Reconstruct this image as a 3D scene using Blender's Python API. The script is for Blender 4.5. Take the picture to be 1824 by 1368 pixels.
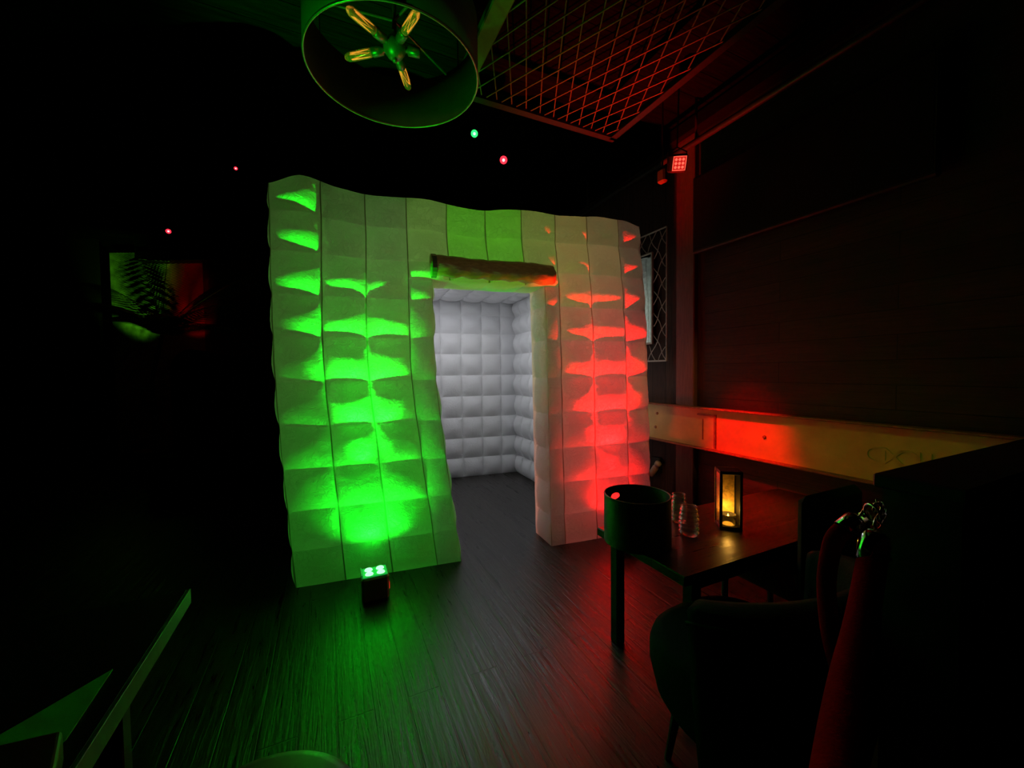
import bpy, math, random
from mathutils import Vector, Matrix, noise
R = math.radians
random.seed(7)
for o in list(bpy.data.objects): bpy.data.objects.remove(o)
SC = bpy.context.scene
COL = SC.collection

# ------------------------------------------------------------------ camera
cd = bpy.data.cameras.new('camera'); cam = bpy.data.objects.new('camera', cd); COL.objects.link(cam)
cd.sensor_width = 36; cd.lens = 36*700/1824; cd.clip_start = .02; cd.clip_end = 60
cam.matrix_world = Matrix.Translation((0, 0, 1.36)) @ Matrix.Rotation(R(90-1.9), 4, 'X') @ Matrix.Rotation(R(-.6), 4, 'Z')
SC.camera = cam
# ------------------------------------------------------------------ world, exposure
w = bpy.data.worlds.new('night'); SC.world = w; w.use_nodes = True
w.node_tree.nodes['Background'].inputs[0].default_value = (.6, .25, .2, 1)
w.node_tree.nodes['Background'].inputs[1].default_value = .0006
SC.view_settings.view_transform = 'Standard'; SC.view_settings.look = 'None'
SC.view_settings.exposure = 0; SC.view_settings.gamma = 1; SC.view_settings.use_curve_mapping = False

# ------------------------------------------------------------------ frames: room is turned 25 deg, booth 18.3 deg
ROOM = R(25); BOOTH = R(18.3); BA = Vector((-1.388, 2.444, 0))
def room(v, u, z=0): return Vector((v*math.cos(ROOM)-u*math.sin(ROOM), v*math.sin(ROOM)+u*math.cos(ROOM), z))
def booth(s, n, z=0): return BA + Vector((s*math.cos(BOOTH)-n*math.sin(BOOTH), s*math.sin(BOOTH)+n*math.cos(BOOTH), z))
_cm = cam.matrix_world.to_3x3()
def at(px, py, depth):
    """world point seen at a pixel, at a distance in front of the camera"""
    d = _cm @ Vector(((px-912)/700, -(py-684)/700, -1)); return Vector((0, 0, 1.36)) + d*(depth/d.y)

# ------------------------------------------------------------------ lamps
def aim(o, direction): o.rotation_euler = Vector(direction).to_track_quat('-Z', 'Y').to_euler()
def spot(name, loc, target, col, watts, deg, blend=1, rad=.03):
    l = bpy.data.lights.new(name, 'SPOT'); l.energy = watts; l.color = col; l.spot_size = R(deg); l.spot_blend = blend; l.shadow_soft_size = rad
    o = bpy.data.objects.new(name, l); COL.objects.link(o); o.location = loc; aim(o, Vector(target)-Vector(loc)); return o
def area(name, loc, direction, col, watts, sx, sy, rot=None):
    l = bpy.data.lights.new(name, 'AREA'); l.shape = 'RECTANGLE'; l.size = sx; l.size_y = sy; l.energy = watts; l.color = col
    o = bpy.data.objects.new(name, l); COL.objects.link(o); o.location = loc
    if rot is not None: o.rotation_euler = rot
    else: aim(o, direction)
    return o
GREEN = (.004, 1, .012); RED = (1, .002, .002)
up_g = booth(.485, -.235, .185); up_r = booth(2.25, -.205, .185)
spot('green_uplight_beam', up_g, up_g+booth(-.035, .05, 1)-booth(0, 0, 0), GREEN, 1000, 36, 1, .013)
spot('green_uplight_spill', up_g, booth(.485, -.03, .62), GREEN, 42, 120, 1, .03)
spot('red_uplight_beam', up_r, up_r+booth(0, .04, 1)-booth(0, 0, 0), RED, 1300, 42, 1, .013)
spot('red_uplight_spill', up_r, booth(2.27, 0.0, .62), RED, 30, 120, 1, .03)
# white lamps inside the booth: overhead, and one added to brighten the right wall
area('booth_inside_lamp', booth(1.35, 1.35, 2.21), (0, 0, -1), (.94, .95, 1), 5.5, .8, .8)
area('booth_inside_lamp', booth(.5, 1.5, 1.8), (1, .12, -.1), (.94, .95, 1), 2.4, .5, .5)
area('booth_side_fill', booth(2.40, .95, 1.9), None, (.80, 1, .80), 3.5, 1.1, 1.0, (R(90), 0, BOOTH+R(90-4)))  # generic lights added in the side wall to brighten the mirror's reflection
area('booth_side_fill', booth(2.43, .95, 1.1), None, (1, .93, .93), 5.5, 1.1, .6, (R(90), 0, BOOTH+R(90-4)))
# ceiling lamp positions (housings built below); the spots have no housing of their own
PAR = [('red', at(1210, 291, 2.75)), ('green', at(845, 238, 3.1)), ('red', at(897, 285, 3.5)), ('red', at(420, 300, 3.6)), ('red', at(300, 412, 5.1))]
spot('red_ceiling_beam', room(1.3, 2.2, 2.9), at(1338, 806, 2.9), RED, 620, 18, .9, .04)
spot('green_ceiling_beam', room(.8, .4, 2.9), at(1500, 800, 2.1), (.42, 1, .01), 16, 30, 1, .04)
spot('amber_ceiling_beam', room(1.6, .6, 3.0), at(1180, 745, 3.6), (1, .55, .12), 60, 22, 1, .04)
spot('red_mesh_beam', room(1.75, .8, 2.0), room(1.25, 1.45, 3.25), RED, 11, 52, 1, .05)
spot('green_alcove_beam', Vector((-5.7, 5.3, .9)), at(240, 480, 6.3), (.17, 1, .02), 75, 40, .8, .04)
spot('red_alcove_beam', Vector((-4.95, 4.9, 1.3)), at(352, 535, 6.3), RED, 34, 34, .6, .04)
spot('front_fill', room(.5, -.8, 2.2), booth(1.32, 0, 2.0), (1, .80, .42), 20, 40, 1, .1)  # fill added out of view to bring up the door roll and booth front
spot('green_chandelier_fill', room(-1.0, 1.1, .75), at(700, 85, 1.46), GREEN, 130, 24, 1, .03)  # unseen spot added to turn the chandelier green
spot('red_post_beam', room(2.3, 2.05, .9), room(2.8, 2.5, 2.2), RED, 1.2, 50, 1, .05)

# ------------------------------------------------------------------ materials
MATS = {}
def mat(name, col, rough=.6, metal=0, bump=0, bscale=40, var=0, stretch=(1, 1, 1), emit=None, estr=0, alpha=None, spec=.5, coat=0, trans=0, ior=1.45):
    if name in MATS: return MATS[name]
    m = bpy.data.materials.new(name); m.use_nodes = True; N = m.node_tree.nodes; L = m.node_tree.links
    b = N['Principled BSDF']; b.inputs['Base Color'].default_value = (*col, 1); b.inputs['Roughness'].default_value = rough
    b.inputs['Metallic'].default_value = metal; b.inputs['Specular IOR Level'].default_value = spec; b.inputs['Coat Weight'].default_value = coat
    b.inputs['Transmission Weight'].default_value = trans; b.inputs['IOR'].default_value = ior
    if emit: b.inputs['Emission Color'].default_value = (*emit, 1); b.inputs['Emission Strength'].default_value = estr
    tc = N.new('ShaderNodeTexCoord'); mp = N.new('ShaderNodeMapping'); mp.inputs['Scale'].default_value = stretch
    L.new(tc.outputs['Object'], mp.inputs['Vector'])
    nz = N.new('ShaderNodeTexNoise'); nz.inputs['Scale'].default_value = bscale; nz.inputs['Detail'].default_value = 6
    L.new(mp.outputs[0], nz.inputs['Vector'])
    v = var if var else .12
    mx = N.new('ShaderNodeMix'); mx.data_type = 'RGBA'; mx.blend_type = 'MULTIPLY'; mx.inputs[0].default_value = 1
    mx.inputs[6].default_value = (*col, 1)
    mr = N.new('ShaderNodeMapRange'); mr.inputs[1].default_value = .3; mr.inputs[2].default_value = .7; mr.inputs[3].default_value = 1-v; mr.inputs[4].default_value = 1+v
    L.new(nz.outputs['Fac'], mr.inputs[0]); L.new(mr.outputs[0], mx.inputs[7]); L.new(mx.outputs[2], b.inputs['Base Color'])
    if bump:
        bp = N.new('ShaderNodeBump'); bp.inputs['Strength'].default_value = bump; bp.inputs['Distance'].default_value = .01
        L.new(nz.outputs['Fac'], bp.inputs['Height']); L.new(bp.outputs[0], b.inputs['Normal'])
    MATS[name] = m; return m

def fabric_mat(name, col, trans, rough_bump=.5):
    m = bpy.data.materials.new(name); m.use_nodes = True; N = m.node_tree.nodes; L = m.node_tree.links
    for n in list(N): N.remove(n)
    out = N.new('ShaderNodeOutputMaterial'); df = N.new('ShaderNodeBsdfDiffuse'); tr = N.new('ShaderNodeBsdfTranslucent'); gl = N.new('ShaderNodeBsdfGlossy')
    df.inputs['Color'].default_value = (*col, 1); tr.inputs['Color'].default_value = (*col, 1)
    gl.inputs['Color'].default_value = (.8, .8, .8, 1); gl.inputs['Roughness'].default_value = .45
    a = N.new('ShaderNodeMixShader'); a.inputs[0].default_value = trans; b = N.new('ShaderNodeMixShader'); b.inputs[0].default_value = .04
    tc = N.new('ShaderNodeTexCoord')
    n1 = N.new('ShaderNodeTexNoise'); n1.inputs['Scale'].default_value = 9; n1.inputs['Detail'].default_value = 5; n1.inputs['Roughness'].default_value = .65; n1.inputs['Distortion'].default_value = 1.2
    mp = N.new('ShaderNodeMapping'); mp.inputs['Scale'].default_value = (1, 1, 1.5)
    n2 = N.new('ShaderNodeTexVoronoi'); n2.feature = 'DISTANCE_TO_EDGE'; n2.inputs['Scale'].default_value = 26
    mp2 = N.new('ShaderNodeMapping'); mp2.inputs['Scale'].default_value = (1, 1, .55); mp2.inputs['Rotation'].default_value = (0, .5, 0)
    L.new(tc.outputs['Object'], mp.inputs[0]); L.new(mp.outputs[0], n1.inputs['Vector']); L.new(tc.outputs['Object'], mp2.inputs[0])
    wr = N.new('ShaderNodeVectorMath'); wr.operation = 'ADD'; ws = N.new('ShaderNodeVectorMath'); ws.operation = 'SCALE'; ws.inputs[3].default_value = .12
    L.new(n1.outputs['Color'], ws.inputs[0]); L.new(mp2.outputs[0], wr.inputs[0]); L.new(ws.outputs[0], wr.inputs[1]); L.new(wr.outputs[0], n2.inputs['Vector'])
    mr = N.new('ShaderNodeMapRange'); mr.inputs[1].default_value = 0; mr.inputs[2].default_value = .12; L.new(n2.outputs['Distance'], mr.inputs[0])
    ad = N.new('ShaderNodeMath'); ad.operation = 'MULTIPLY_ADD'; ad.inputs[1].default_value = .22
    L.new(mr.outputs[0], ad.inputs[0]); L.new(n1.outputs['Fac'], ad.inputs[2])
    bp = N.new('ShaderNodeBump'); bp.inputs['Strength'].default_value = rough_bump; bp.inputs['Distance'].default_value = .012
    L.new(ad.outputs[0], bp.inputs['Height'])
    for s in (df, tr, gl): L.new(bp.outputs[0], s.inputs['Normal'])
    L.new(df.outputs[0], a.inputs[1]); L.new(tr.outputs[0], a.inputs[2]); L.new(a.outputs[0], b.inputs[1]); L.new(gl.outputs[0], b.inputs[2]); L.new(b.outputs[0], out.inputs[0])
    return m
M_FAB = fabric_mat('white_inflatable_nylon', (.86, .86, .86), .42, .9)
M_FABIN = fabric_mat('white_inner_nylon', (.84, .84, .86), .10, .35)
M_SEAM = fabric_mat('sewn_seam_tape', (.42, .36, .30), .25)
M_BAFFLE = mat('white_baffle_cloth', (.7, .7, .7), .9)

def plank_mat(name, col, width, length, rough, bump, dark=.35, coat=0, spec=.5, swap=False, grain=1.0, rotx=False):
    m = bpy.data.materials.new(name); m.use_nodes = True; N = m.node_tree.nodes; L = m.node_tree.links
    b = N['Principled BSDF']; b.inputs['Roughness'].default_value = rough; b.inputs['Coat Weight'].default_value = coat; b.inputs['Specular IOR Level'].default_value = spec
    tc = N.new('ShaderNodeTexCoord'); sp = N.new('ShaderNodeSeparateXYZ'); cb = N.new('ShaderNodeCombineXYZ')
    L.new(tc.outputs['Object'], sp.inputs[0])
    # along = coordinate following the board, across = coordinate over the boards
    al, ac = swap
    L.new(sp.outputs[al], cb.inputs[0]); L.new(sp.outputs[ac], cb.inputs[1])
    br = N.new('ShaderNodeTexBrick'); br.inputs['Scale'].default_value = 1; br.inputs['Brick Width'].default_value = length; br.inputs['Row Height'].default_value = width
    br.inputs['Mortar Size'].default_value = .0035; br.inputs['Mortar Smooth'].default_value = .4; br.offset = .37; br.inputs['Bias'].default_value = 0
    br.inputs['Color1'].default_value = (*[c*1.25 for c in col], 1); br.inputs['Color2'].default_value = (*[c*.75 for c in col], 1); br.inputs['Mortar'].default_value = (*[c*dark*.4 for c in col], 1)
    L.new(cb.outputs[0], br.inputs['Vector'])
    mp = N.new('ShaderNodeMapping'); mp.inputs['Scale'].default_value = (1.1, 16, 1); L.new(cb.outputs[0], mp.inputs[0])
    gz = N.new('ShaderNodeTexNoise'); gz.inputs['Scale'].default_value = 3.2; gz.inputs['Detail'].default_value = 7; gz.inputs['Roughness'].default_value = .6; gz.inputs['Distortion'].default_value = .9
    # shift the grain per board
    va = N.new('ShaderNodeVectorMath'); va.operation = 'MULTIPLY_ADD'; va.inputs[1].default_value = (3, 7, 5)
    L.new(br.outputs['Color'], va.inputs[0]); L.new(mp.outputs[0], va.inputs[2]); L.new(va.outputs[0], gz.inputs['Vector'])
    cr = N.new('ShaderNodeMapRange'); cr.inputs[1].default_value = .35; cr.inputs[2].default_value = .65; cr.inputs[3].default_value = .55; cr.inputs[4].default_value = 1.35
    L.new(gz.outputs['Fac'], cr.inputs[0])
    mx = N.new('ShaderNodeMix'); mx.data_type = 'RGBA'; mx.blend_type = 'MULTIPLY'; mx.inputs[0].default_value = 1
    L.new(br.outputs['Color'], mx.inputs[6]); L.new(cr.outputs[0], mx.inputs[7]); L.new(mx.outputs[2], b.inputs['Base Color'])
    h = N.new('ShaderNodeMath'); h.operation = 'MULTIPLY_ADD'; h.inputs[1].default_value = -2.2*1.0
    L.new(br.outputs['Fac'], h.inputs[0])
    g2 = N.new('ShaderNodeMath'); g2.operation = 'MULTIPLY'; g2.inputs[1].default_value = grain; L.new(gz.outputs['Fac'], g2.inputs[0]); L.new(g2.outputs[0], h.inputs[2])
    bp = N.new('ShaderNodeBump'); bp.inputs['Strength'].default_value = bump; bp.inputs['Distance'].default_value = .006
    L.new(h.outputs[0], bp.inputs['Height']); L.new(bp.outputs[0], b.inputs['Normal'])
    rr = N.new('ShaderNodeMapRange'); rr.inputs[1].default_value = .3; rr.inputs[2].default_value = .7; rr.inputs[3].default_value = rough*.8; rr.inputs[4].default_value = rough*1.35
    L.new(gz.outputs['Fac'], rr.inputs[0]); L.new(rr.outputs[0], b.inputs['Roughness'])
    MATS[name] = m; return m
M_FLOOR = plank_mat("dark_worn_floorboards", (.028, .023, .020), .135, 2.6, .30, .5, swap=(1, 0), spec=.75, grain=1.2)
M_WALLV = plank_mat('dark_vertical_wall_boards', (.05, .027, .02), .16, 6, .6, .4, swap=(2, 1), spec=.2)
M_WALLB = plank_mat('dark_back_wall_boards', (.10, .05, .035), .16, 6, .6, .4, swap=(2, 0), spec=.2)
M_WALLH = plank_mat('dark_horizontal_wall_boards', (.035, .018, .014), .14, 1.7, .5, .4, swap=(1, 2), spec=.3)
M_CEIL = plank_mat('black_painted_ceiling_boards', (.003, .0025, .002), .2, 3, .8, .3, swap=(0, 1), spec=0)
M_BLACK = mat('black_matt', (.008, .008, .008), .55)
M_BLACKG = mat('black_gloss', (.01, .01, .01), .4, spec=.2)
M_IRON = mat('dark_iron', (.03, .028, .026), .4, .6)
M_MESHW = mat('raw_steel_mesh', (.11, .10, .09), .5, .2, spec=.2)
M_CHROME = mat('polished_chrome', (.8, .8, .8), .12, 1)
M_YELLOW = mat('old_yellow_beam_paint', (.62, .42, .14), .5, 0, .15, 6, .16)
M_RUST = mat('rusty_beam_edge', (.28, .10, .05), .5, .2, .2, 30, .3)
M_MIRROR = mat('silvered_mirror', (.85, .87, .86), .06, 1)
M_BRASS = mat('aged_brass', (.55, .45, .28), .35, .9)
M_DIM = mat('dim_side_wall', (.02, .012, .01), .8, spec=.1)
M_VELVET = mat('dark_green_velvet', (.012, .026, .018), .85, 0, .2, 120, spec=.1)
M_ROPE = mat('red_velvet_rope', (.32, .0015, .003), .9, 0, .25, 180, spec=.05)
M_TABLE = plank_mat('dark_stained_table_wood', (.055, .022, .014), .18, 3, .32, .2, swap=(0, 1))
M_EDGE = mat('table_edge_wood', (.07, .05, .035), .5, 0, .2, 30)

# ------------------------------------------------------------------ mesh helpers
class MB:
    def __init__(s): s.v = []; s.f = []; s.m = []; s.cur = 0
    def add(s, vs, fs):
        b = len(s.v); s.v += [tuple(v) for v in vs]; s.f += [tuple(i+b for i in f) for f in fs]; s.m += [s.cur]*len(fs); return s
    def box(s, c, d, rot=None, bev=0):
        x, y, z = [t/2 for t in d]
        if bev:
            bev = min(bev, x*.95, y*.95, z*.95); vs = []; 
            # bevelled box: rounded via 24 corner points
            for sx in (-1, 1):
                for sy in (-1, 1):
                    for sz in (-1, 1):
                        vs += [Vector((sx*x, sy*(y-bev), sz*(z-bev))), Vector((sx*(x-bev), sy*y, sz*(z-bev))), Vector((sx*(x-bev), sy*(y-bev), sz*z))]
            I = lambda a, b_, c_, k: ((a > 0)*4+(b_ > 0)*2+(c_ > 0))*3+k
            fs = []
            for sg in (-1, 1):
                fs.append([I(sg, a, b_, 0) for a, b_ in ((-1, -1), (1, -1), (1, 1), (-1, 1))])
                fs.append([I(a, sg, b_, 1) for a, b_ in ((-1, -1), (1, -1), (1, 1), (-1, 1))])
                fs.append([I(a, b_, sg, 2) for a, b_ in ((-1, -1), (1, -1), (1, 1), (-1, 1))])
            for a in (-1, 1):
                for b_ in (-1, 1):
                    fs.append([I(a, b_, -1, 0), I(a, b_, 1, 0), I(a, b_, 1, 1), I(a, b_, -1, 1)])
                    fs.append([I(a, -1, b_, 0), I(a, 1, b_, 0), I(a, 1, b_, 2), I(a, -1, b_, 2)])
                    fs.append([I(-1, a, b_, 1), I(1, a, b_, 1), I(1, a, b_, 2), I(-1, a, b_, 2)])
                    for c_ in (-1, 1): fs.append([I(a, b_, c_, 0), I(a, b_, c_, 1), I(a, b_, c_, 2)])
        else:
            vs = [Vector((a*x, b*y, e*z)) for a in (-1, 1) for b in (-1, 1) for e in (-1, 1)]
            fs = [(0, 1, 3, 2), (4, 6, 7, 5), (0, 4, 5, 1), (2, 3, 7, 6), (0, 2, 6, 4), (1, 5, 7, 3)]
        if rot is not None: vs = [rot @ v for v in vs]
        return s.add([v+Vector(c) for v in vs], fs)
    def tube(s, pts, r, n=12, caps=True, closed=False):
        pts = [Vector(p) for p in pts]; k = len(pts); rs = r if isinstance(r, (list, tuple)) else [r]*k
        vs = []; up = None
        for i, p in enumerate(pts):
            t = (pts[(i+1) % k]-pts[i-1]) if closed else (pts[min(i+1, k-1)]-pts[max(i-1, 0)])
            t.normalize()
            if up is None: up = Vector((0, 0, 1)) if abs(t.z) < .9 else Vector((1, 0, 0))
            a = t.cross(up); 
            if a.length < 1e-5: a = t.orthogonal()
            a.normalize(); b = a.cross(t).normalized(); up = b
            vs += [p+(a*math.cos(2*math.pi*j/n)+b*math.sin(2*math.pi*j/n))*rs[i] for j in range(n)]
        fs = []
        for i in range(k if closed else k-1):
            q = (i+1) % k
            fs += [(i*n+j, i*n+(j+1) % n, q*n+(j+1) % n, q*n+j) for j in range(n)]
        if caps and not closed: fs += [tuple(range(n-1, -1, -1)), tuple((k-1)*n+j for j in range(n))]
        return s.add(vs, fs)
    def lathe(s, prof, n=32, mtx=None, c=(0, 0, 0)):
        vs = []; fs = []; k = len(prof)
        for r, z in prof:
            for j in range(n):
                v = Vector((r*math.cos(2*math.pi*j/n), r*math.sin(2*math.pi*j/n), z))
                vs.append((mtx @ v if mtx is not None else v)+Vector(c))
        for i in range(k-1):
            fs += [(i*n+j, i*n+(j+1) % n, (i+1)*n+(j+1) % n, (i+1)*n+j) for j in range(n)]
        return s.add(vs, fs)
    def strip(s, rows, closed=False):
        n = len(rows[0]); vs = [p for r in rows for p in r]; fs = []
        for i in range(len(rows)-1):
            for j in range(n if closed else n-1):
                q = (j+1) % n; fs.append((i*n+j, i*n+q, (i+1)*n+q, (i+1)*n+j))
        return s.add(vs, fs)
    def build(s, name, mats, parent=None, smooth=False, label=None, bevel=0, sub=0, solid=0):
        me = bpy.data.meshes.new(name); me.from_pydata(s.v, [], s.f); 
        if not isinstance(mats, (list, tuple)): mats = [mats]
        for m in mats: me.materials.append(m)
        me.polygons.foreach_set('material_index', s.m)
        if smooth: me.polygons.foreach_set('use_smooth', [True]*len(s.f))
        me.validate()
        import bmesh
        bm = bmesh.new(); bm.from_mesh(me); bmesh.ops.recalc_face_normals(bm, faces=bm.faces); bm.to_mesh(me); bm.free()
        o = bpy.data.objects.new(name, me); COL.objects.link(o)
        if parent: o.parent = parent
        if label: o['label'] = label
        if solid: md = o.modifiers.new('solid', 'SOLIDIFY'); md.thickness = solid; md.offset = 0
        if bevel: md = o.modifiers.new('bevel', 'BEVEL'); md.width = bevel; md.segments = 3; md.limit_method = 'ANGLE'
        if sub: md = o.modifiers.new('sub', 'SUBSURF'); md.levels = sub; md.render_levels = sub
        return o
def tag(o, label, cat, group=None):
    o['label'] = label; o['category'] = cat
    if group: o['group'] = group
    return o
def thing(name, label, cat, loc=(0, 0, 0), rz=0, group=None):
    o = bpy.data.objects.new(name, None); COL.objects.link(o); o.location = loc; o.rotation_euler = (0, 0, rz); o.empty_display_size = .1
    return tag(o, label, cat, group)
def struct(o): o['kind'] = 'structure'; return o
def roomobj(o): o.rotation_euler = (0, 0, ROOM); return o

# ================================================================== SETTING
D = 2.85; CEIL = 3.45; UB = 9.4; VL = -6.5; UF = -2.5
struct(roomobj(MB().add([(VL, UF, 0), (D, UF, 0), (D, UB, 0), (VL, UB, 0), (VL, UF, -.1), (D, UF, -.1), (D, UB, -.1), (VL, UB, -.1)],
    [(0, 1, 2, 3), (4, 7, 6, 5), (0, 4, 5, 1), (1, 5, 6, 2), (2, 6, 7, 3), (3, 7, 4, 0)]).build('floor', M_FLOOR)))
struct(roomobj(MB().box(((VL+D)/2, (UF+UB)/2, CEIL+.05), (D-VL, UB-UF, .1)).build('ceiling', M_CEIL)))
# right wall: boards run sideways near the camera, upright boards farther back
struct(roomobj(MB().box((D+.05, (UF+2.3)/2, CEIL/2), (.1, 2.3-UF, CEIL)).build('wall_right', M_WALLH)))
struct(roomobj(MB().box((D+.05, (UB+2.3)/2, CEIL/2), (.1, UB-2.3, CEIL)).build('wall_right', M_WALLV)))
struct(roomobj(MB().box(((VL+D)/2, UB+.05, CEIL/2), (D-VL, .1, CEIL)).build('wall_back', M_WALLB)))
struct(roomobj(MB().box((VL-.05, (UF+UB)/2, CEIL/2), (.1, UB-UF, CEIL)).build('wall_left', M_WALLV)))
# upright post against the right wall
struct(roomobj(MB().box((D-.025, 2.46, CEIL/2), (.05, .19, CEIL), bev=.006).build('trim_1', mat('post_wood', (.14, .06, .045), .5, 0, .3, 12, .25, (8, 8, .6)))))
# cornice running along the top of the right wall
struct(roomobj(MB().box((D-.05, (UF+UB)/2, 3.38), (.1, UB-UF, .12), bev=.01).build('trim_2', mat('cornice_wood', (.008, .005, .004), .8, 0, .2, 20, spec=0))))

# ================================================================== INFLATABLE BOOTH
B = thing('inflatable_photo_booth', 'large white quilted inflatable cube tent with open doorway, lit green and red', 'inflatable booth', BA, BOOTH)
def sm(x): x = max(0, min(1, x)); return x*x*(3-2*x)
def bwarp(s, n, z):
    """inflated walls lean and sag a little"""
    k = 1-n/2.6
    if s < 1.3:
        a = .085+.085*sm((s+.07)/1.0); t = max(0, (1.45-z)/1.45)
        sh = a*t**1.15*k
        if s < .0: sh -= 0
    else: sh = (.04+.03*sm((s-1.8)/.8))*max(0, 1-z/2.3)*k
    sk = -.17*(n/2.5)*(max(0, s)/2.65)
    zz = z
    if z > 2.0:
        q = (z-2.0)/.58; dip = -.02*math.exp(-((s-1.32)/.45)**2)+.012*math.sin(s*9)
        zz += q*dip*k-.06*sm((.1-s)/.2)*sm((z-2.38)/.2)-.035*sm((s-2.45)/.2)*sm((z-2.38)/.2)
        zz += q*.02*(1 if s > 2.3 else 0)*sm((s-2.3)/.3)
    return Vector((s+sh+sk, n+.05*sm((z-1.5)/1.1)*sm((s+.05)/.5)*k*(1-.25*sm((s-1.0)/.9))+(.075-.045*sm((s-1.0)/.9))*sm((z-1.98)/.5)*sm((s-.1)/.2)*k, zz))
TS = [-1, -.972, -.9, -.82, -.7, -.55, -.4, -.25, -.1, .05, .2, .35, .5, .62, .74, .84, .91, .972, 1]
def pillow(mb, axis, A0, A1, plane, sign, amp, seamw=True, ampjit=.15, tape=True):
    """grid of air pillows. axis='s': coords (a=s,b=z) on plane n; 'n': (a=n,b=z) on plane s; 't': (a=s,b=n) on plane z.
       sign = direction of the bulge along the plane's axis"""
    cols = []
    for i in range(len(A0)-1):
        c0, c1 = A0[i], A0[i+1]
        for k, t in enumerate(TS[:-1] if i < len(A0)-2 else TS): cols.append((c0+(c1-c0)*(t+1)/2, t, i))
    rows = []
    for i in range(len(A1)-1):
        c0, c1 = A1[i], A1[i+1]
        for k, t in enumerate(TS[:-1] if i < len(A1)-2 else TS): rows.append((c0+(c1-c0)*(t+1)/2, t, i))
    vs = []; nc = len(cols)
    for (b, tb, ib) in rows:
        for (a, ta, ia) in cols:
            ga = max(0, 1-ta*ta)
            if axis == 't' or sign*plane > 1.5 or (plane > 2.0 and sign < 0): gb = max(0, 1-tb*tb)
            else: gb = 1-((tb+.28)/.72)**2 if tb < -.28 else 1-((tb+.28)/1.28)**2
            gb = max(0, gb)
            rnd = noise.noise(Vector((ia*3.7+plane*5, ib*2.3, 1.7+plane)))
            h = amp*(1+ampjit*rnd*2)*(ga**.62)*(.06+.94*gb)
            # outer borders close flat
            if (ib == 0 and tb < 0) or (ib == len(A1)-2 and tb > 0): h = amp*(ga**.62)*gb**.8*(1+ampjit*rnd*2)
            # puckers fanning out of the seams
            pk = math.exp(-(1-abs(ta))*5.5)*(1-abs(ta))*5
            h += amp*.26*pk*noise.noise(Vector((a*4, b*34, plane*3+ia)))*min(1, gb*3)
            pk2 = math.exp(-(1-abs(tb))*6)*(1-abs(tb))*5
            h += amp*.18*pk2*noise.noise(Vector((a*38, b*5, plane*3+7)))*min(1, ga*3)
            h += amp*.10*noise.noise(Vector((a*7, b*9, plane+3)))*ga*gb
            wob = .007*noise.noise(Vector((a*1.5+9, b*3.1, 2.2)))
            wa = a+(wob if (0 < ia or ta > -1) and (ia < len(A0)-2 or ta < 1) else 0)
            d = plane+sign*h
            if axis == 's': p = bwarp(wa, d, b)
            elif axis == 'n': p = bwarp(d, a, b)
            else: p = bwarp(a, b, d)
            vs.append(p)
    base = len(mb.v); mb.v += [tuple(v) for v in vs]
    for r in range(len(rows)-1):
        for c in range(nc-1):
            mb.f.append((base+r*nc+c, base+r*nc+c+1, base+(r+1)*nc+c+1, base+(r+1)*nc+c))
            tt = cols[c][1]; edge = (tt <= -.999 or (tt >= .96)) and tape
            if edge and tt <= -.999 and cols[c][2] == 0: edge = True
            mb.m.append(1 if edge else 0)
Z = [0, .235, .49, .755, 1.025, 1.305, 1.59, 1.85, 2.115, 2.36, 2.58]
ZD = [0, .235, .49, .755, 1.025, 1.305, 1.59, 1.85, 2.0]
ZL = [2.0, 2.12, 2.36, 2.58]
SL = [-.08, .2, .465, .735]; SJ = [.735, .895]; SLN = [.735, 1.015, 1.30, 1.575, 1.845]; SJR = [1.73, 1.845]; SR = [1.845, 2.12, 2.41, 2.62]
TH = .28; DEP = 2.5
f = MB()
for S_, Z_ in ((SL, Z), (SR, Z), (SLN, ZL)): pillow(f, 's', S_, Z_, 0, -1, .062)
pillow(f, 's', SJ, ZD, 0, -1, .026); pillow(f, 's', SJR, ZD, 0, -1, .02)
f.build('front_wall', [M_FAB, M_SEAM], B, True)
# door jambs and the underside of the lintel
f = MB(); NJ = [0, TH]
pillow(f, 'n', NJ, ZD, .895, 1, .03, tape=False); pillow(f, 'n', NJ, ZD, 1.73, -1, .022, tape=False)
pillow(f, 't', [.895, 1.015, 1.3, 1.575, 1.73], NJ, 2.0, -1, .02, tape=False)
f.build('door_surround', [M_FAB, M_SEAM], B, True)
# side, back and roof skins, outside and inside
ND = [0, .25, .5, .75, 1.0, 1.25, 1.5, 1.75, 2.0, 2.25, 2.5]
f = MB(); pillow(f, 'n', ND, Z, 2.60, 1, .036); f.build('side_wall', [M_FAB, M_SEAM], B, True)
f = MB(); pillow(f, 'n', ND, Z, -.08, -1, .03); f.build('side_wall', [M_FAB, M_SEAM], B, True)
SA = [-.08, .2, .465, .735, 1.015, 1.30, 1.575, 1.845, 2.12, 2.41, 2.62]
f = MB(); pillow(f, 's', SA, Z, DEP, 1, .04); f.build('back_wall', [M_FAB, M_SEAM], B, True)
f = MB(); pillow(f, 't', SA, ND, 2.58, 1, .028); f.build('roof', [M_FAB, M_SEAM], B, True)
NI = [TH, .5, .75, 1.0, 1.25, 1.5, 1.75, 2.0, 2.22]
ZI = [0, .245, .50, .77, 1.04, 1.31, 1.58, 1.84, 2.08, 2.27]
SI = [.25, .5, .77, 1.05, 1.33, 1.61, 1.89, 2.16, 2.38]
f = MB(); pillow(f, 's', SI, ZI, 2.22, -1, .045, tape=False); f.build('inner_back_wall', [M_FABIN, M_SEAM], B, True)
f = MB(); pillow(f, 'n', NI, ZI, 2.38, -1, .07, tape=False); f.build('inner_side_wall', [M_FABIN, M_SEAM], B, True)
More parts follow.
